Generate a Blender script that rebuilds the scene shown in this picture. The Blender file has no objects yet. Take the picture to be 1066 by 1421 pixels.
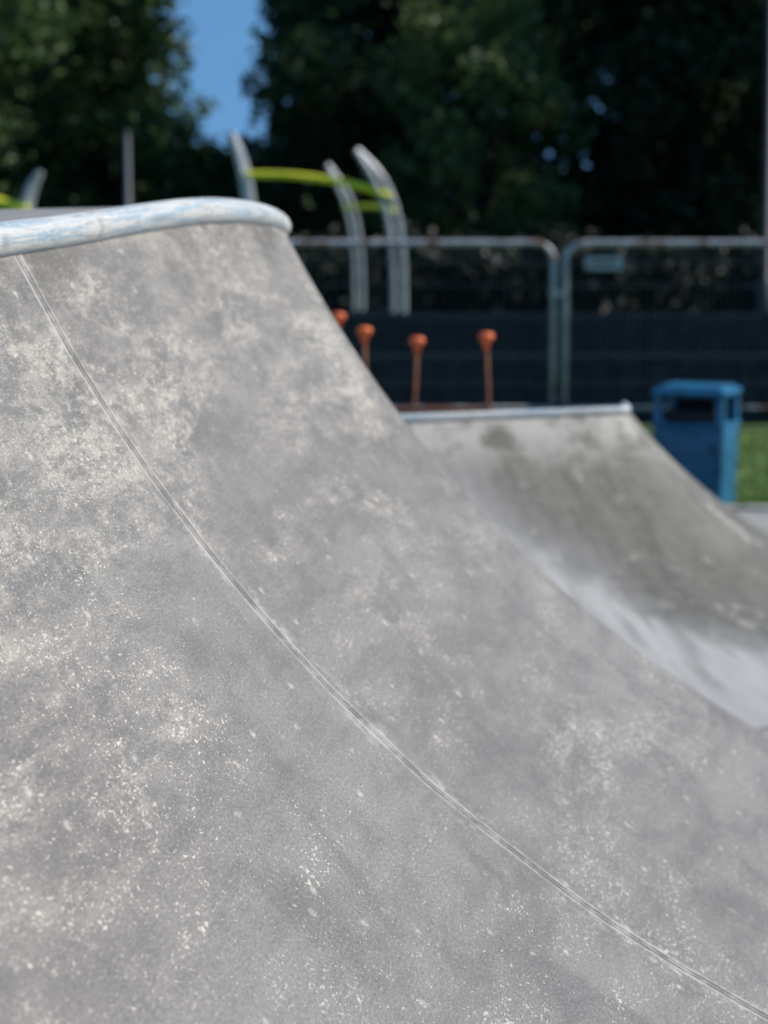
import bpy, math, random
import numpy as np
from mathutils import Vector
random.seed(7); rng=np.random.default_rng(7)
scene=bpy.context.scene
COL=scene.collection

# ---------------------------------------------------------------- helpers
def link(o,parent=None):
    COL.objects.link(o)
    if parent: o.parent=parent
    return o
def empty(name,loc=(0,0,0),rotz=0):
    e=bpy.data.objects.new(name,None); e.location=loc; e.rotation_euler[2]=rotz
    e.empty_display_size=.2
    return link(e)
def mesh_obj(name,verts,faces,mat=None,parent=None,smooth=False,uvs=None):
    me=bpy.data.meshes.new(name); me.from_pydata([tuple(v) for v in verts],[],faces)
    if uvs is not None:
        l=me.uv_layers.new(name="UVMap")
        idx=np.empty(len(me.loops),dtype=np.int32); me.loops.foreach_get("vertex_index",idx)
        l.data.foreach_set("uv",np.asarray(uvs,dtype=np.float32)[idx].ravel())
    if mat: me.materials.append(mat)
    if smooth: me.polygons.foreach_set("use_smooth",[True]*len(me.polygons))
    me.update()
    return link(bpy.data.objects.new(name,me),parent)
def quads_obj(name,V,mat,parent=None):
    n=len(V)//4
    me=bpy.data.meshes.new(name)
    me.vertices.add(4*n); me.vertices.foreach_set("co",V.astype(np.float32).ravel())
    me.loops.add(4*n); me.loops.foreach_set("vertex_index",np.arange(4*n,dtype=np.int32))
    me.polygons.add(n); me.polygons.foreach_set("loop_start",np.arange(0,4*n,4,dtype=np.int32))
    me.update(calc_edges=True); me.materials.append(mat)
    return link(bpy.data.objects.new(name,me),parent)
def box(name,c,s,mat,parent=None,bevel=0.0,rot=None):
    x,y,z=[k/2 for k in s]
    v=[(-x,-y,-z),(x,-y,-z),(x,y,-z),(-x,y,-z),(-x,-y,z),(x,-y,z),(x,y,z),(-x,y,z)]
    f=[(0,3,2,1),(4,5,6,7),(0,1,5,4),(1,2,6,5),(2,3,7,6),(3,0,4,7)]
    o=mesh_obj(name,v,f,mat,parent); o.location=c
    if rot: o.rotation_euler=rot
    if bevel>0:
        m=o.modifiers.new("b",'BEVEL'); m.width=bevel; m.segments=3
    return o
def tube(name,pts,r,mat,parent=None,seg=12,closed=False,caps=True):
    P=[Vector(p) for p in pts]; n=len(P)
    R=r if isinstance(r,(list,tuple)) else [r]*n
    V=[];F=[];UV=[]; prev=None; L=0
    for i in range(n):
        t=P[min(i+1,n-1)]-P[max(i-1,0)]
        t.normalize()
        if i: L+=(P[i]-P[i-1]).length
        if prev is None:
            a=Vector((0,0,1)) if abs(t.z)<.9 else Vector((1,0,0))
            u=t.cross(a).normalized()
        else:
            u=(prev-t*prev.dot(t)).normalized()
        prev=u; w=t.cross(u)
        for k in range(seg):
            an=2*math.pi*k/seg
            V.append(P[i]+(u*math.cos(an)+w*math.sin(an))*R[i]); UV.append((L,abs(an-math.pi)*R[i]))
    for i in range(n-1):
        for k in range(seg):
            a=i*seg+k;b=i*seg+(k+1)%seg;j=i+1
            F.append((a,b,j*seg+(k+1)%seg,j*seg+k))
    if caps:
        F.append(tuple(range(seg))[::-1]); F.append(tuple((n-1)*seg+k for k in range(seg)))
    return mesh_obj(name,V,F,mat,parent,smooth=True,uvs=UV)
def chaikin(P,it=3):
    P=[np.array(p,float) for p in P]
    for _ in range(it):
        Q=[P[0]]
        for a,b in zip(P[:-1],P[1:]):
            Q+= [a*.75+b*.25,a*.25+b*.75]
        Q.append(P[-1]); P=Q
    return P
def lathe(name,prof,mat,parent=None,seg=20,loc=(0,0,0)):
    V=[];F=[]
    for r,z in prof:
        for k in range(seg):
            a=2*math.pi*k/seg; V.append((r*math.cos(a)+loc[0],r*math.sin(a)+loc[1],z+loc[2]))
    for i in range(len(prof)-1):
        for k in range(seg):
            F.append((i*seg+k,i*seg+(k+1)%seg,(i+1)*seg+(k+1)%seg,(i+1)*seg+k))
    F.append(tuple(range(seg))[::-1]); F.append(tuple((len(prof)-1)*seg+k for k in range(seg)))
    return mesh_obj(name,V,F,mat,parent,smooth=True)

# ---------------------------------------------------------------- node helpers
class NT:
    def __init__(s,name):
        s.m=bpy.data.materials.new(name); s.m.use_nodes=True
        s.t=s.m.node_tree; s.b=s.t.nodes["Principled BSDF"]; s.out=s.t.nodes["Material Output"]
    def n(s,ty,**k):
        x=s.t.nodes.new(ty)
        for a,b in k.items(): setattr(x,a,b)
        return x
    def l(s,a,b): s.t.links.new(a,b)
    def put(s,inp,v):
        if hasattr(v,"node"): s.l(v,inp)
        else: inp.default_value=v
    def math(s,op,a,b=None,c=None,clamp=False):
        x=s.n('ShaderNodeMath',operation=op,use_clamp=clamp)
        s.put(x.inputs[0],a)
        if b is not None: s.put(x.inputs[1],b)
        if c is not None: s.put(x.inputs[2],c)
        return x.outputs[0]
    def noise(s,vec,scale,detail=4,rough=.55,dist=0):
        x=s.n('ShaderNodeTexNoise'); s.l(vec,x.inputs['Vector'])
        x.inputs['Scale'].default_value=scale;x.inputs['Detail'].default_value=detail
        x.inputs['Roughness'].default_value=rough;x.inputs['Distortion'].default_value=dist
        return x.outputs['Fac']
    def vor(s,vec,scale,rand=1.0):
        x=s.n('ShaderNodeTexVoronoi',voronoi_dimensions='2D'); s.l(vec,x.inputs['Vector'])
        x.inputs['Scale'].default_value=scale; x.inputs['Randomness'].default_value=rand
        return x.outputs['Distance'],x.outputs['Color']
    def mapv(s,vec,scale=(1,1,1),loc=(0,0,0),rot=(0,0,0)):
        x=s.n('ShaderNodeMapping'); s.l(vec,x.inputs['Vector'])
        x.inputs['Scale'].default_value=scale;x.inputs['Location'].default_value=loc;x.inputs['Rotation'].default_value=rot
        return x.outputs[0]
    def step(s,v,a,b,lo=0.,hi=1.,smooth=True):
        x=s.n('ShaderNodeMapRange'); 
        if smooth: x.interpolation_type='SMOOTHSTEP'
        s.put(x.inputs['Value'],v); s.put(x.inputs['From Min'],a); s.put(x.inputs['From Max'],b)
        x.inputs['To Min'].default_value=lo; x.inputs['To Max'].default_value=hi
        return x.outputs[0]
    def mix(s,f,a,b,blend='MIX'):
        x=s.n('ShaderNodeMix',data_type='RGBA',blend_type=blend)
        s.put(x.inputs[0],f)
        for i,v in ((6,a),(7,b)):
            if hasattr(v,"node"): s.l(v,x.inputs[i])
            else: x.inputs[i].default_value=(*v,1)
        return x.outputs[2]
    def bump(s,h,strength=.3,dist=.01):
        x=s.n('ShaderNodeBump'); s.l(h,x.inputs['Height']); x.inputs['Strength'].default_value=strength
        x.inputs['Distance'].default_value=dist; s.l(x.outputs[0],s.b.inputs['Normal'])
def simple(name,col,rough=.5,metal=0,var=.25,scale=6,bump=0.):
    t=NT(name); tc=t.n('ShaderNodeTexCoord').outputs['Object']
    n=t.noise(tc,scale,3,.6)
    c=t.mix(t.step(n,.3,.7),tuple(k*(1-var) for k in col),tuple(min(1,k*(1+var)) for k in col))
    t.l(c,t.b.inputs['Base Color']); t.b.inputs['Roughness'].default_value=rough; t.b.inputs['Metallic'].default_value=metal
    if bump: t.bump(t.noise(tc,scale*8,2),bump,.004)
    return t.m

def concrete(name,seam=None,kind='main',level=1.0):
    """kind: main / far / plain"""
    t=NT(name)
    tc=t.n('ShaderNodeTexCoord'); O=tc.outputs['Object']; U=tc.outputs['UV']
    sep=t.n('ShaderNodeSeparateXYZ'); t.l(U,sep.inputs[0]); S=sep.outputs[0]; T=sep.outputs[1]
    if kind!='main':
        big=t.noise(O,1.3,3,.6,.3)
        rough=t.noise(O,7,5,.75)
        c=t.mix(t.step(big,.3,.7),(.150,.143,.137),(.215,.205,.195))
        c=t.mix(t.step(rough,.40,.64,0,.5),c,(.275,.262,.243))
    if kind=='plain':
        t.l(t.mix(1.0,c,(level*1.35,level*1.33,level*1.3),'MULTIPLY'),t.b.inputs['Base Color']); t.b.inputs['Roughness'].default_value=.7
        return t.m
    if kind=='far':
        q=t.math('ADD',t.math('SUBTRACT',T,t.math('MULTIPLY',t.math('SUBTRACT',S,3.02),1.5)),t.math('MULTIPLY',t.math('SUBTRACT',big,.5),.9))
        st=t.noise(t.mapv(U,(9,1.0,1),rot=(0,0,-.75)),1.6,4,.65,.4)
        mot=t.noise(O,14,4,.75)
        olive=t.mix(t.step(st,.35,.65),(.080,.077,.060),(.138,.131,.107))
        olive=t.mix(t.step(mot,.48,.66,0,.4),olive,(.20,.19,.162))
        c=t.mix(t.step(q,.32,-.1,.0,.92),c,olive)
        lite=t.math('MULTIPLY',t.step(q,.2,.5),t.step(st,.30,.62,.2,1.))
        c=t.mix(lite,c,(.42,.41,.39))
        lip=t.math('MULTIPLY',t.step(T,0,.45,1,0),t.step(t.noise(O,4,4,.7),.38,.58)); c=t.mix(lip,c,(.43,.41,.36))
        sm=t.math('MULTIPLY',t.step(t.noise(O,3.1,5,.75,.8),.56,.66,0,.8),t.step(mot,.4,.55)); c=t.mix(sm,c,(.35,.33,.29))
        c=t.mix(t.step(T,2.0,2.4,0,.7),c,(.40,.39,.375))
        t.l(c,t.b.inputs['Base Color']); t.b.inputs['Roughness'].default_value=.65
        return t.m
    # ---- detailed near ramp: wear runs along the lip (boards slide and carve across), so marks are longer along S
    A=t.mapv(U,(.30,1,1))
    B=t.mapv(U,(.42,1,1))
    big=t.noise(A,1.5,3,.6,.4)
    rough=t.noise(A,8,7,.75,.2)
    fine=t.noise(B,150,3,.8)
    streak=t.noise(t.mapv(U,(1.3,1.0,1),rot=(0,0,.2)),1.9,4,.68,.5)
    c=t.mix(t.step(big,.3,.7),(.180,.165,.151),(.234,.219,.203))
    c=t.mix(t.step(rough,.42,.62,0,.42),c,(.280,.262,.238))
    c=t.mix(t.step(rough,.50,.36,0,.40),c,(.142,.133,.126))
    c=t.mix(t.step(streak,.50,.68,0,.5),c,(.132,.124,.120))
    zone=t.noise(t.mapv(A,loc=(4.3,1.6,2)),2.3,4,.65,.6)
    zl=t.math('ADD',zone,t.step(T,0.0,1.9,.18,-.13,False))
    speck=t.noise(B,34,4,.8)
    dust=t.math('MULTIPLY',t.step(zl,.46,.72),t.step(t.math('ADD',t.math('MULTIPLY',rough,.5),t.math('MULTIPLY',speck,.5)),.44,.61))
    c=t.mix(t.math('MULTIPLY',dust,.80),c,(.49,.45,.38))
    drk=t.math('MULTIPLY',t.step(T,.0,.25,.8,0.),t.step(streak,.46,.60)); c=t.mix(drk,c,(.13,.118,.10))
    g=t.step(fine,.25,.75,.60,1.40,False)
    vm=t.n('ShaderNodeVectorMath',operation='SCALE'); t.l(c,vm.inputs[0]); t.l(g,vm.inputs['Scale']); c=vm.outputs[0]
    # chips : warped cells
    nz=t.n('ShaderNodeTexNoise'); t.l(B,nz.inputs['Vector']); nz.inputs['Scale'].default_value=90; nz.inputs['Detail'].default_value=1
    sc=t.n('ShaderNodeVectorMath',operation='SCALE'); t.l(nz.outputs['Color'],sc.inputs[0]); sc.inputs['Scale'].default_value=.016
    warp=t.n('ShaderNodeVectorMath',operation='ADD'); t.l(B,warp.inputs[0]); t.l(sc.outputs[0],warp.inputs[1]); W=warp.outputs[0]
    pt=t.step(t.math('ADD',t.math('MULTIPLY',zone,.6),t.math('MULTIPLY',rough,.4)),.45,.63,.34,1.)
    for scale,thr,gate,amt in ((150,.50,.38,.9),(62,.36,.68,.85)):
        d,colr=t.vor(W,scale); sp=t.n('ShaderNodeSeparateColor'); t.l(colr,sp.inputs[0])
        sz=t.math('MULTIPLY',t.math('MULTIPLY',sp.outputs[1],thr),pt)
        on=t.step(t.math('SUBTRACT',sz,d),-.01,.07)
        f=t.math('MULTIPLY',t.math('MULTIPLY',on,t.step(sp.outputs[0],gate,gate+.05)),amt)
        c=t.mix(f,c,(.58,.54,.46))
    # short scrape marks
    d,colr=t.vor(t.mapv(U,(9,12,1),rot=(0,0,.35)),1.0); sp=t.n('ShaderNodeSeparateColor'); t.l(colr,sp.inputs[0])
    f=t.math('MULTIPLY',t.step(d,.04,.20,1,0),t.math('MULTIPLY',t.step(sp.outputs[0],.86,.89),t.step(speck,.42,.62,0,.9))); c=t.mix(f,c,(.52,.49,.43))
    bh=t.math('MULTIPLY',fine,.8)
    if seam is not None:
        wn=t.noise(t.mapv(U,(.0,1,0)),3,1,.5)
        wob=t.math('MULTIPLY',t.math('SUBTRACT',wn,.5),.04)
        ds=t.math('ABSOLUTE',t.math('SUBTRACT',t.math('ADD',S,wob),seam))
        ds2=t.math('ABSOLUTE',t.math('SUBTRACT',ds,.0105))
        breakup=t.noise(t.mapv(U,(4,4,0)),2,5,.8)
        halo=t.math('MULTIPLY',t.step(ds,.01,.13,1,0),t.step(breakup,.52,.64,.0,.85))
        c=t.mix(halo,c,(.50,.475,.425))
        edge=t.math('MULTIPLY',t.step(ds,.024,.040,1,0),t.step(breakup,.38,.58,.25,.95)); c=t.mix(edge,c,(.46,.43,.39))
        cut=t.math('MULTIPLY',t.step(ds2,.003,.009,1,0),t.step(breakup,.64,.46,.45,1.)); c=t.mix(cut,c,(.055,.05,.045))
    vm=t.n('ShaderNodeVectorMath',operation='SCALE'); t.l(c,vm.inputs[0]); vm.inputs['Scale'].default_value=level
    t.l(vm.outputs[0],t.b.inputs['Base Color'])
    t.b.inputs['Roughness'].default_value=.6; t.b.inputs['Specular IOR Level'].default_value=.35
    t.bump(bh,.5,.003)
    return t.m

def coping_mat():
    t=NT("worn_painted_concrete"); tc=t.n('ShaderNodeTexCoord'); U=tc.outputs['UV']
    n=t.noise(t.mapv(U,(2.2,42,1)),1.2,4,.65,.3); n2=t.noise(t.mapv(U,(25,60,1)),1,3,.7)
    c=t.mix(t.step(n,.40,.56),(.30,.40,.47),(.55,.55,.53))
    c=t.mix(t.step(n2,.50,.68,0,.75),c,(.64,.61,.56))
    n3=t.noise(t.mapv(U,(3,55,1),loc=(5,5,5)),1,4,.7,.2)
    c=t.mix(t.step(n3,.54,.66,0,.75),c,(.27,.25,.22))
    n4=t.noise(t.mapv(U,(5,14,1),loc=(2,7,5)),1.4,5,.75,.2)
    c=t.mix(t.step(n4,.54,.66,0,.65),c,(.34,.32,.28))
    t.l(c,t.b.inputs['Base Color']); t.b.inputs['Roughness'].default_value=.55
    t.bump(n2,.35,.003)
    return t.m
def leaf_mat(name,c1,c2,trans=.25):
    t=NT(name); g=t.n('ShaderNodeNewGeometry'); 
    n=t.noise(g.outputs['Position'],1.3,2,.6)
    f=t.step(n,.35,.65)
    c=t.mix(f,c1,c2)
    d=t.n('ShaderNodeBsdfDiffuse'); t.l(c,d.inputs['Color'])
    gl=t.n('ShaderNodeBsdfGlossy'); gl.inputs['Roughness'].default_value=.5; gl.inputs['Color'].default_value=(1,1,1,1)
    m0=t.n('ShaderNodeMixShader'); m0.inputs[0].default_value=.03; t.l(d.outputs[0],m0.inputs[1]); t.l(gl.outputs[0],m0.inputs[2])
    tr=t.n('ShaderNodeBsdfTranslucent'); t.l(t.mix(.5,c,tuple(k*1.2 for k in c2)),tr.inputs['Color'])
    mx=t.n('ShaderNodeMixShader'); mx.inputs[0].default_value=trans
    t.l(m0.outputs[0],mx.inputs[1]); t.l(tr.outputs[0],mx.inputs[2]); t.l(mx.outputs[0],t.out.inputs['Surface'])
    t.t.nodes.remove(t.b)
    return t.m

# ---------------------------------------------------------------- camera
CZ=2.6; PITCH=math.atan(480.5/3577)
cam=bpy.data.cameras.new("camera"); co=bpy.data.objects.new("camera",cam); link(co)
co.location=(0,0,CZ); co.rotation_euler=(math.pi/2-PITCH,0,0)
cam.sensor_fit='HORIZONTAL'; cam.sensor_width=14.9; cam.sensor_height=19.87; cam.lens=50
cam.clip_start=.05; cam.clip_end=3000
cam.dof.use_dof=True; cam.dof.focus_distance=5.2; cam.dof.aperture_fstop=1.8
scene.camera=co

# ---------------------------------------------------------------- light
SUN_AZ=math.radians(80); SUN_EL=math.radians(42)
sv=Vector((math.cos(SUN_EL)*math.sin(SUN_AZ),math.cos(SUN_EL)*math.cos(SUN_AZ),math.sin(SUN_EL)))
sd=bpy.data.lights.new("sun",'SUN'); sd.energy=5.0; sd.angle=math.radians(.53); sd.color=(1,.94,.86)
so=link(bpy.data.objects.new("sun",sd)); so.rotation_euler=sv.to_track_quat('Z','Y').to_euler(); so.location=(10,10,20)
w=bpy.data.worlds.new("World"); scene.world=w; w.use_nodes=True
nt=w.node_tree; bg=nt.nodes["Background"]; sk=nt.nodes.new('ShaderNodeTexSky'); sk.sky_type='NISHITA'
sk.sun_disc=False; sk.sun_elevation=SUN_EL; sk.sun_rotation=SUN_AZ; sk.air_density=1.0; sk.dust_density=.0; sk.ozone_density=.6
tcw=nt.nodes.new('ShaderNodeTexCoord'); mp_=nt.nodes.new('ShaderNodeMapping'); mp_.inputs['Location'].default_value=(0,0,.50)
tint=nt.nodes.new('ShaderNodeMix'); tint.data_type='RGBA'; tint.blend_type='MULTIPLY'; tint.inputs[0].default_value=1; tint.inputs[7].default_value=(.72,1.08,1.18,1)
nt.links.new(tcw.outputs['Generated'],mp_.inputs[0]); nt.links.new(mp_.outputs[0],sk.inputs[0])
nt.links.new(sk.outputs[0],tint.inputs[6]); nt.links.new(tint.outputs[2],bg.inputs[0]); bg.inputs[1].default_value=.15
scene.view_settings.view_transform='Standard'; scene.view_settings.look='None'; scene.view_settings.exposure=0

# ---------------------------------------------------------------- ground
t=NT("grass_ground_mat"); O=t.n('ShaderNodeTexCoord').outputs['Object']
c=t.mix(t.step(t.noise(O,.6,4,.65),.35,.65),(.055,.11,.022),(.10,.17,.035)); c=t.mix(t.step(t.noise(O,25,3,.7),.4,.7,0,.6),c,(.13,.19,.05))
t.l(c,t.b.inputs['Base Color']); t.b.inputs['Roughness'].default_value=.9
GR=t.m
N=24; V=[];F=[]
for j in range(N+1):
    for i in range(N+1):
        V.append((-1500+3000*i/N,-1500+3000*j/N,0))
for j in range(N):
    for i in range(N):
        a=j*(N+1)+i; F.append((a,a+1,a+N+2,a+N+1))
mesh_obj("grass_ground",V,F,GR)
mesh_obj("woodland_shade_sheet",[(-30,37.5,.004),(30,37.5,.004),(30,80,.004),(-30,80,.004)],[(0,1,2,3)],simple("woodland_shade",(.03,.025,.018),.95,0,.4,3))  # added dark sheet over the grass, its colour stands in for tree shade

M_slab=concrete("park_concrete",kind='plain',level=1.15)
FLOOR=.22
bx0,bx1,by0,by1=-14,9,-8,17.75
V=[(bx0,by0,FLOOR),(bx1,by0,FLOOR),(bx1,by1,FLOOR),(bx0,by1,FLOOR),(bx0,by0,-.05),(bx1,by0,-.05),(bx1,by1,-.05),(bx0,by1,-.05)]
F=[(0,1,2,3),(0,4,5,1),(1,5,6,2),(2,6,7,3),(3,7,4,0)]
mesh_obj("concrete_pavement",V,F,M_slab,uvs=[(v[0],v[1]) for v in V])
M_kerb=simple("kerb_concrete",(.33,.32,.30),.8,0,.25,9,.3)
kv=empty("kerb")
for k in range(20):
    box("kerb_stone_%d"%k,(-9.5+k*.96,17.83,.11),(.95,.14,.28),M_kerb,kv,.012)

# ---------------------------------------------------------------- ramps
def sweep_ramp(name,path,R,th0,mat,coping_r,cmat,foot=FLOOR+.006,nt=44,inward=.02,fscale=None,dip=None,crad=None):
    root=empty(name)
    P=np.array(path); n=len(P)
    tan=np.gradient(P[:,:2],axis=0); 
    tan/=np.linalg.norm(tan,axis=1)[:,None]
    nor=np.stack([tan[:,1],-tan[:,0]],1)
    s=np.concatenate([[0],np.cumsum(np.linalg.norm(np.diff(P,axis=0),axis=1))])
    Htot=R*(1-math.cos(th0))
    V=[];UV=[];F=[]
    for i in range(n):
        k=(P[i,2]-foot+(dip(P[i,1]) if dip else 0))/Htot
        f=fscale(math.degrees(math.atan2(nor[i,1],nor[i,0]))) if fscale else 1
        for j in range(nt+1):
            th=th0*(1-j/nt)
            r=R*(math.sin(th0)-math.sin(th))*f; h=R*(math.cos(th)-math.cos(th0))
            V.append((P[i,0]+nor[i,0]*r,P[i,1]+nor[i,1]*r,P[i,2]-h*k)); UV.append((s[i],R*(th0-th)))
    for i in range(n-1):
        for j in range(nt):
            a=i*(nt+1)+j; F.append((a,a+1,a+nt+2,a+nt+1))
    mesh_obj("riding_surface",V,F,mat,root,True,UV)
    cr=[(crad(P[i,1]) if crad else coping_r) for i in range(n)]
    cp=[(P[i,0]-nor[i,0]*inward,P[i,1]-nor[i,1]*inward,P[i,2]+cr[i]*.82) for i in range(n)]
    tube("coping",cp,cr,cmat,root,20)
    return root,P,nor,s,cp
mp=[(-2.10,-2.0,.262),(-1.28,3.5,.236),(-.894,6.03,.2097),(-.779,6.78,.200),(-.675,7.28,.184),(-.566,7.73,.172),(-.465,8.14,.176),
    (-.382,8.50,.192),(-.338,8.78,.218),(-.332,8.98,.245),(-.38,9.16,.26),(-.53,9.30,.265),(-.85,9.36,.265),(-2,9.35,.265),(-4,9.3,.26),(-6,9.2,.26)]
mp=chaikin([(a,b,CZ-c) for a,b,c in mp],4)
M_cop=coping_mat()
Pm=np.array(mp); Ls=np.concatenate([[0],np.cumsum(np.linalg.norm(np.diff(Pm,axis=0),axis=1))])
iy=int(np.argmax(Pm[:,1]>6.2)); seam_s=float(np.interp(6.16,Pm[:iy+1,1],Ls[:iy+1]))
M_main=concrete("ramp_concrete",seam=seam_s,level=.95)
def hip(a):   # the back of the hip is steeper than the riding face
    if a<-4: return 1.0
    x=min(1,(a+4)/60); return 1-.72*(x*x*(3-2*x))**.8
def dip(y):
    x=min(1,max(0,(y-6.8)/1.9)); return .05+.032*x*x*(3-2*x)
def crad(y):
    x=min(1,max(0,(y-8.0)/1.1)); return .043-.009*x
root,P,nor,s,cp=sweep_ramp("skate_ramp",mp,4.08,math.radians(62),M_main,.043,M_cop,fscale=hip,dip=dip,crad=crad)
M_deck=concrete("deck_concrete",kind='plain',level=1.0)
din=[(P[i,0]-nor[i,0]*.05,P[i,1]-nor[i,1]*.05,P[i,2]+.056) for i in range(len(P))]
vd=din+[(-6.05,-2,CZ-.20)]
mesh_obj("deck",vd,[tuple(range(len(vd)))[::-1]],M_deck,root,uvs=[(v[0],v[1]) for v in vd])
b=[(-6.05,-2,0),(-6.05,9.2,0),(-6.05,9.2,CZ-.2),(-6.05,-2,CZ-.2)]
mesh_obj("side_wall",b,[(0,1,2,3)],M_deck,root,uvs=[(v[1],v[2]) for v in b])

# far ramp
fz=1.335
fp=[(-2.6,11.70,fz),(-1,12.31,fz),(.132,12.74,fz),(.9,13.02,fz),(1.17,13.13,fz),(1.245,13.17,fz),(1.275,13.25,fz),(1.275,13.42,fz)]
fp=chaikin(fp,4)
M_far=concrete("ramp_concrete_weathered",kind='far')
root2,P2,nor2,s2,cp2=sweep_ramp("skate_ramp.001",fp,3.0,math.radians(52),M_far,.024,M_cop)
V=[];F=[]
for i in range(len(P2)):
    px,py=P2[i,0]-nor2[i,0]*.02,P2[i,1]-nor2[i,1]*.02
    yb=np.interp(px,[-2.6,1.3],[11.95,13.43])
    V+= [(px,py,P2[i,2]+.02),(px,max(yb,py),P2[i,2]+.02),(px,max(yb,py),0)]
for i in range(len(P2)-1):
    a=i*3; F+=[(a,a+1,a+4,a+3),(a+1,a+2,a+5,a+4)]
mesh_obj("back_wall",V,F,M_deck,root2,uvs=[(v[0],v[2]) for v in V])
ns=44; V=[];F=[]
last=P2[-1]; k=(last[2]-FLOOR)/(3*(1-math.cos(math.radians(52))))
for j in range(ns+1):
    th=math.radians(52)*(1-j/ns); r=3*(math.sin(math.radians(52))-math.sin(th)); h=3*(math.cos(th)-math.cos(math.radians(52)))
    V+=[(last[0]+r,last[1]+.001,last[2]-h*k),(last[0]+r,last[1]+.001,0)]
for j in range(ns): F.append((2*j,2*j+1,2*j+3,2*j+2))
mesh_obj("end_wall",V,F,M_deck,root2,uvs=[(v[0],v[2]) for v in V])

# ---------------------------------------------------------------- litter bin
M_blue=simple("bin_blue_plastic",(.020,.140,.27),.32,0,.25,4,.0)
M_dark=simple("dark_interior",(.012,.014,.018),.7,0,.2,5)
def bin_(loc,rot):
    r=empty("litter_bin",loc,rot)
    w,d,h=.55,.48,.95
    zb,zt=.05,.66
    V=[];F=[]
    for z,sx in ((zb,.94),(.12,.95),(.60,1.0),(zt,1.0)):
        for x,y in ((-1,-1),(1,-1),(1,1),(-1,1)): V.append((x*w/2*sx,y*d/2*sx,z))
    for i in range(3):
        for k in range(4): F.append((i*4+k,i*4+(k+1)%4,(i+1)*4+(k+1)%4,(i+1)*4+k))
    F.append((3,2,1,0)); F.append((12,13,14,15))
    o=mesh_obj("body",V,F,M_blue,r); m=o.modifiers.new("b",'BEVEL'); m.width=.03; m.segments=4
    box("plinth",(0,0,.025),(w*.85,d*.85,.05),M_dark,r,.01)
    box("front_panel",(0,-d/2-.004,.38),(w*.74,.012,.40),M_blue,r,.006)
    for i,(x,y) in enumerate(((-1,-1),(1,-1),(1,1),(-1,1))):
        box("hood_post_%d"%i,(x*(w/2-.035),y*(d/2-.035),.775),(.07,.07,.24),M_blue,r,.02)
    box("inner_liner",(0,0,.71),(w*.7,d*.7,.14),M_dark,r,.01)
    box("back_hood",(0,d/2-.02,.78),(w*.74,.02,.2),M_dark,r,.004)
    box("rim",(0,0,.672),(w+.02,d+.02,.03),M_blue,r,.012)
    box("lid",(0,0,.915),(w+.03,d+.03,.05),M_blue,r,.022)
    box("lid_dome",(0,0,.95),(w-.06,d-.06,.03),M_blue,r,.014)
    box("door_lock",(.19,-d/2-.012,.5),(.03,.012,.04),M_dark,r,.004)
    return r
bin_((2.36,19.4,0),math.radians(-22))

# ---------------------------------------------------------------- fence panels
def galv():
    t=NT("galvanised_steel"); O=t.n('ShaderNodeTexCoord').outputs['Object']
    c=t.mix(t.step(t.noise(O,7,3,.6),.3,.7),(.34,.35,.37),(.50,.51,.53))
    rust=t.step(t.noise(t.mapv(O,loc=(2,2,8)),2.6,4,.7),.54,.60,0,.9)
    c=t.mix(rust,c,(.22,.075,.03)); t.l(c,t.b.inputs['Base Color']); t.b.inputs['Metallic'].default_value=.0; t.b.inputs['Roughness'].default_value=.35
    return t.m
M_galv=galv(); M_wire=simple("fence_wire",(.08,.085,.09),.5,.0,.2,8)
M_block=simple("rubber_block",(.04,.04,.042),.9,0,.2,9)
M_sign=simple("sign_plate",(.42,.46,.47),.5,0,.15,12)
def panel(loc,W=3.24,H=1.84,rot=0,sign=False,clamp=True):
    r=empty("temporary_fence",loc,rot); rad=.19
    pts=[(0,0,.12),(0,0,H-rad)]
    for k in range(1,8):
        a=math.pi-k*math.pi/16; pts.append((rad+rad*math.cos(a),0,H-rad+rad*math.sin(a)))
    pts+= [(rad,0,H),(W/2,0,H),(W-rad,0,H)]
    for k in range(1,8):
        a=math.pi/2-k*math.pi/16; pts.append((W-rad+rad*math.cos(a),0,H-rad+rad*math.sin(a)))
    pts+= [(W,0,H-rad),(W,0,.12)]
    tube("frame",pts,.032,M_galv,r,10)
    tube("bottom_rail",[(0,0,.2),(W,0,.2)],.018,M_galv,r,8)
    V=[];F=[]
    def bar(a,b,t):
        a=Vector(a);b=Vector(b);d=(b-a).normalized();u=Vector((0,1,0));v=d.cross(u)
        i=len(V)
        for p in (a,b):
            for x,y in ((-1,-1),(1,-1),(1,1),(-1,1)): V.append(p+u*x*t+v*y*t)
        for k in range(4): F.append((i+k,i+(k+1)%4,i+4+(k+1)%4,i+4+k))
    n=int(W/.065)
    for k in range(1,n):
        x=k*W/n; top=H-.02
        if x<rad: top=H-rad+math.sqrt(max(0,rad**2-(rad-x)**2))
        if x>W-rad: top=H-rad+math.sqrt(max(0,rad**2-(rad-(W-x))**2))
        bar((x,0,.2),(x,0,top),.0026)
    for z in (.45,.72,1.12,1.42,1.65): bar((0,.006,z),(W,.006,z),.005 if z!=.72 else .010)
    mesh_obj("weld_mesh",V,F,M_wire,r)
    for i,x in enumerate((0,W)):
        box("foot_block_%d"%i,(x,0,.065),(.22 if i else .2,.6,.13),M_block,r,.02)
    if clamp: box("coupler_clamp",(W+.02,0,H-.50),(.13,.06,.05),M_galv,r,.008)
    if sign: 
        box("sign_plate",(.38,-.035,H-.20),(.37,.008,.13),M_sign,r,.003)
        box("sign_text_band",(.38,-.041,H-.20),(.27,.004,.03),M_dark,r)
    return r
FY=25.7; PM=3577/FY
def fx(px): return (px-533)/PM
panel((fx(768)-3.24,FY,0))
panel((fx(784),FY+.02,0),sign=True)
panel((fx(768)-3.24-.1-3.24,FY+.02,0))
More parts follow.
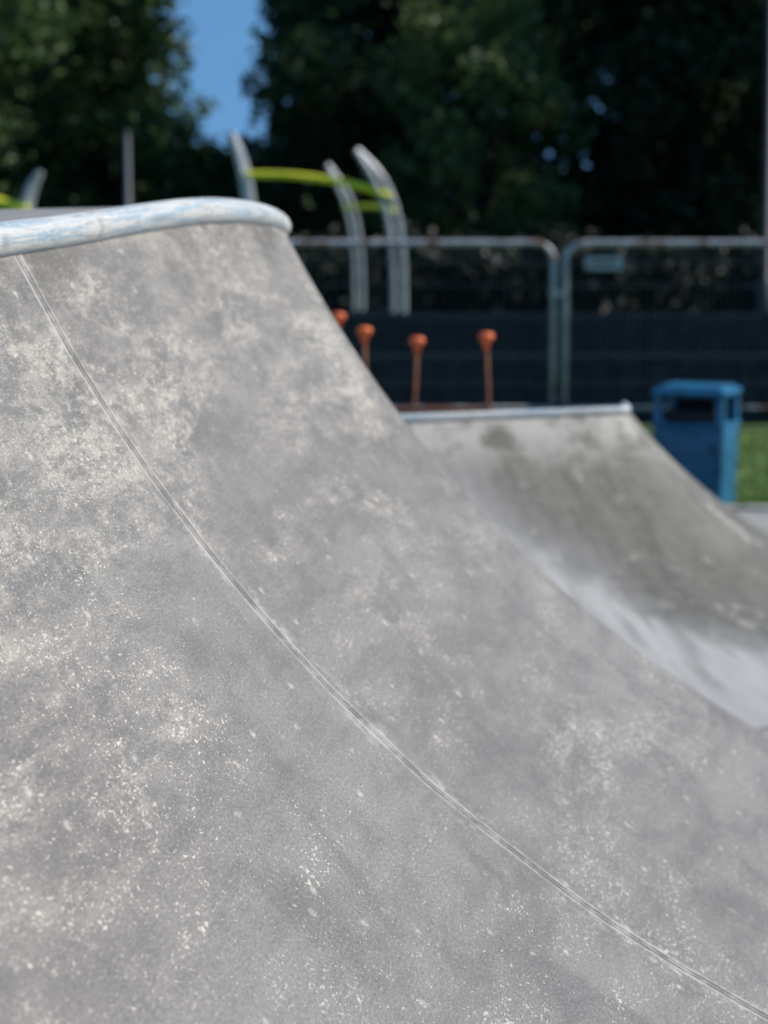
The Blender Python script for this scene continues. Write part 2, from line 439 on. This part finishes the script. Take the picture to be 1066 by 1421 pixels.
panel((fx(784)+3.24+.1,FY,0))

# dark timber boarding just behind the panels
M_board=simple("dark_timber",(.024,.026,.037),.85,0,.35,5)
r=empty("timber_fence",(0,26.15,0))
V=[];F=[]
for k in range(120):
    x=-9+k*.15; hh=1.13+random.uniform(-.015,.015); y=(k%2)*.022+random.uniform(-.003,.003)
    i=len(V)
    for xx,yy,zz in ((0,0,0),(.17,0,0),(.17,.018,0),(0,.018,0),(0,0,hh),(.17,0,hh),(.17,.018,hh),(0,.018,hh)): V.append((x+xx,yy+y,zz))
    F+=[(i,i+1,i+5,i+4),(i+1,i+2,i+6,i+5),(i+2,i+3,i+7,i+6),(i+3,i,i+4,i+7),(i+4,i+5,i+6,i+7)]
mesh_obj("boards",V,F,M_board,r)
for k in range(8): box("post_%d"%k,(-8.8+k*2.5,.10,.55),(.1,.1,1.12),M_board,r,.01)

# ---------------------------------------------------------------- marker pins
M_or=simple("orange_plastic",(.80,.15,.03),.45,0,.12,10)
M_rust=simple("rusty_steel",(.20,.07,.035),.8,.1,.35,25)
def pin(px,py,lean,d=16.2):
    x=(px-533)/3577*d; z=CZ-(py-230)/3577*d
    r=empty("marker_pin",(x-lean,d,0))
    tube("rod",[(0,0,-.02),(lean,0,z-.03)],.012,M_rust,r,8)
    lathe("cap",[(.018,-.085),(.022,-.04),(.030,-.032),(.044,-.022),(.048,-.005),(.045,.012),(.032,.020),(.008,.023)],M_or,r,20,(lean,0,z))
pin(506,456,-.01); pin(579,470,.07); pin(675,464,-.06); pin(470,436,.03,17.2)
te=empty("timber_edging"); box("plank",(.17,15.6,.60),(.75,.05,1.09),M_rust,te,.005)
for i in range(3): box("stake_%d"%i,(-.1+i*.27,15.66,.5),(.05,.05,1.1),M_rust,te,.004)

# ---------------------------------------------------------------- climbing frame
M_steel=simple("brushed_steel",(.50,.51,.54),.35,.2,.12,5)
M_yel=simple("lime_paint",(.82,.80,.04),.4,0,.1,5)
cf=empty("climbing_frame",(0,34,0)); D=34.
def at(px,py,dy=0): 
    d=D+dy; return ((px-533)/3577*d,dy,CZ-(py-230)/3577*d)
def arc(name,pts,r,mat,dy=0,dy2=None):
    n=len(pts); P=[at(a,b,dy+(0 if dy2 is None else (dy2-dy)*i/(n-1))) for i,(a,b) in enumerate(pts)]
    tube(name,[tuple(p) for p in chaikin(P,3)],r,mat,cf,12)
def foot(pts,x): return pts+[(x,495)]
def twin(name,pts,r,gap,dy=0):
    for i,g in enumerate((-gap,gap)):
        arc(name+"_rail_%d"%i,[(a+g*(.15 if j==0 else 1),b) for j,(a,b) in enumerate(pts)],r,M_steel,dy+(.1 if i else 0))
twin("curved_post_a",foot([(324,186),(338,225),(346,270),(352,330),(354,400)],354),.05,3.5)
twin("curved_post_b",foot([(495,208),(522,240),(541,280),(551,330),(554,400)],553),.036,7.5)
twin("curved_post_c",foot([(455,228),(478,265),(490,300),(497,350),(498,410)],497),.028,5.5,1.4)
arc("top_bar",[(343,242),(400,242),(460,249),(510,260),(543,273)],.042,M_yel)
arc("rear_bar",[(478,287),(505,285),(530,286),(547,292)],.028,M_yel,1.4,0)
twin("curved_post_d",foot([(60,238),(46,262),(40,290),(36,340),(35,400)],35),.045,4)
arc("side_bar",[(-60,262),(-10,276),(20,284),(42,290)],.065,M_yel)
M_pole=simple("grey_pole_paint",(.08,.095,.11),.5,.0,.1,6)
def lamp(px,d,top,r0,name="lamp_post"):
    x=(px-533)/3577*d; r=empty(name,(x,d,0))
    tube("column",[(0,0,0),(0,0,1.0),(0,0,1.02),(0,0,top)],[r0*1.5,r0*1.5,r0,r0*.7],M_pole,r,12)
    return r
lp=lamp(180,37,3.05,.055,"metal_pole"); lathe("cap",[(.05,0),(.045,.03),(.01,.05)],M_pole,lp,12,(0,0,3.05))
M_pole2=simple("dark_pole_paint",(.028,.032,.04),.6,.0,.1,6)
x=(1061-533)/3577*36; lp=empty("lamp_post",(x,36,0))
tube("column",[(0,0,0),(0,0,1.0),(0,0,1.02),(0,0,6.2)],[.11,.11,.075,.05],M_pole2,lp,12)
tube("bracket",[(0,0,6.1),(.1,0,6.35),(.5,0,6.5),(.9,0,6.5)],.035,M_pole2,lp,8)
box("lantern",(1.15,0,6.5),(.6,.22,.12),M_pole2,lp,.04)

# ---------------------------------------------------------------- trees
M_bark=simple("bark",(.035,.03,.024),.95,0,.35,7)
L_mid=leaf_mat("leaf_mid",(.048,.088,.034),(.10,.165,.052),.32)
L_blue=leaf_mat("leaf_cool",(.036,.072,.036),(.08,.135,.052),.32)
L_light=leaf_mat("leaf_light",(.07,.11,.038),(.13,.185,.06),.35)
L_dim=leaf_mat("leaf_dim",(.024,.043,.020),(.050,.082,.030),.22)
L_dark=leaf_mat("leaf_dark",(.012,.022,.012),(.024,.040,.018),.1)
L_shade=leaf_mat("leaf_shade",(.007,.011,.007),(.014,.022,.011),.05)  # near-black leaf colour, shade beneath the trees painted in
def leaves(centers,radii,per,size,flat=.8):
    out=[]
    for c,r in zip(centers,radii):
        n=int(per*r*r)
        d=rng.normal(size=(n,3)); d/=np.linalg.norm(d,axis=1)[:,None]
        rr=r*(rng.random(n)**.45)*(1+.1*rng.normal(size=n))
        out.append(c+d*rr[:,None]*np.array([1,1,flat]))
    P=np.concatenate(out); n=len(P)
    nm=rng.normal(size=(n,3))+np.array([0,0,.9]); nm/=np.linalg.norm(nm,axis=1)[:,None]
    a=rng.normal(size=(n,3)); a-=nm*(a*nm).sum(1)[:,None]; a/=np.linalg.norm(a,axis=1)[:,None]
    b=np.cross(nm,a); s=size*(.6+.8*rng.random(n))[:,None]
    return np.stack([P-a*s,P-b*s*.5,P+a*s,P+b*s*.5],1).reshape(-1,3)
def tree(name,x,y,h,cr,mat,base=1.2,nclump=70,per=330,size=.115,clump=(.5,1.1),keep=None):
    r=empty(name,(x,y,0))
    tr=h*.022+.06; top=h*.8
    pts=chaikin([(0,0,-.1),(.05,0,h*.15),(-.05,.1,h*.35),(.08,-.05,h*.55),(0,0,top)],2)
    tube("trunk",[tuple(p) for p in pts],[tr*(1.25-1.1*i/(len(pts)-1)) for i in range(len(pts))],M_bark,r,10)
    C=[];Rr=[]; zc=(base+h)/2; hz=(h-base)/2
    while len(C)<nclump:
        d=rng.normal(size=3); d/=np.linalg.norm(d); q=rng.random()**.4
        p=np.array([d[0]*cr*q,d[1]*cr*q,zc+d[2]*hz*q]); rad=rng.uniform(*clump)
        if keep and not keep(p[0]+x,p[1]+y,p[2],rad): continue
        C.append(p); Rr.append(rad)
    for k,c in enumerate(C[::4]):
        st=Vector((0,0,min(top*.9,max(base*.6,c[2]*.55)))); e=Vector(c)
        tube("limb_%d"%k,[st,st.lerp(e,.5)+Vector((0,0,.25)),e],[tr*.4,tr*.25,tr*.06],M_bark,r,6)
    quads_obj("foliage",leaves(C,Rr,per,size),mat,r)
    return r
# the crowns stop short of each other: a real strip of open sky between them
def left_ok(x,y,z,rad): return x+rad*.85<-.0680*y+max(0,4.3-z)*.3 or z+rad<3.4
def mid_ok(x,y,z,rad): return x-rad*.85>-.0580*y+max(0,z-4.4)*.15 or z+rad<3.8
tree("broadleaf_tree",-7.9,47,11.5,5.0,L_mid,1.0,135,keep=left_ok)
tree("broadleaf_tree.001",-5.3,52,8.5,2.6,L_mid,.6,60,keep=left_ok)
tree("broadleaf_tree.002",.1,49,10.5,3.5,L_blue,.8,115,keep=mid_ok)
tree("broadleaf_tree.003",1.7,44,5.9,1.7,L_light,.6,42,clump=(.4,.8))
tree("broadleaf_tree.004",5.6,47,10.5,3.5,L_dim,.6,110)
tree("broadleaf_tree.005",9.8,45,11,3.8,L_dim,.6,110)
tree("broadleaf_tree.006",7.4,42,3.9,1.5,L_mid,.4,24,clump=(.35,.7))
tree("broadleaf_tree.007",-3.1,50,3.6,1.5,L_blue,.4,30,clump=(.35,.7))
C=[];Rr=[]
while len(C)<470:
    x=rng.uniform(-16,16); y=rng.uniform(57,66); z=rng.uniform(.3,10.5); rad=rng.uniform(.9,1.6)
    if x+rad>-.0735*y and x-rad<-.0560*y and z+rad*.8>3.7: continue
    C.append(np.array([x,y,z]));Rr.append(rad)
r=empty("distant_woodland"); quads_obj("foliage",leaves(C,Rr,110,.24),L_dark,r)
for k in range(14):
    x=rng.uniform(-15,15)
    if -5.5<x<-2.5: continue
    tube("trunk_%d"%k,[(x,61,-.1),(x+.2,61,4),(x,61,8)],[.28,.2,.08],M_bark,r,8)
C=[np.array([rng.uniform(-10,12),rng.uniform(38.5,40),rng.uniform(.2,1.35)]) for _ in range(420)]
r=empty("shade_hedge"); quads_obj("foliage",leaves(C,[rng.uniform(.35,.6) for _ in C],480,.085),L_shade,r)  # added leaf mass, coloured as the shadow below the crowns

# grass tufts around the bin and park edge
n=22000
X=rng.uniform(-3,5.5,n); Y=17.95+rng.random(n)**1.3*7.0; H=rng.uniform(.03,.085,n); A=rng.uniform(0,math.pi,n)
wd=.007
dx=np.cos(A)*wd; dy=np.sin(A)*wd; lx=rng.normal(0,.02,n); ly=rng.normal(0,.02,n)
V=np.stack([np.stack([X-dx,Y-dy,0*X],1),np.stack([X+dx,Y+dy,0*X],1),np.stack([X+lx+dx*.3,Y+ly+dy*.3,H],1),np.stack([X+lx-dx*.3,Y+ly-dy*.3,H],1)],1).reshape(-1,3)
quads_obj("grass",V,leaf_mat("grass_blade",(.06,.12,.02),(.11,.19,.04),.3))
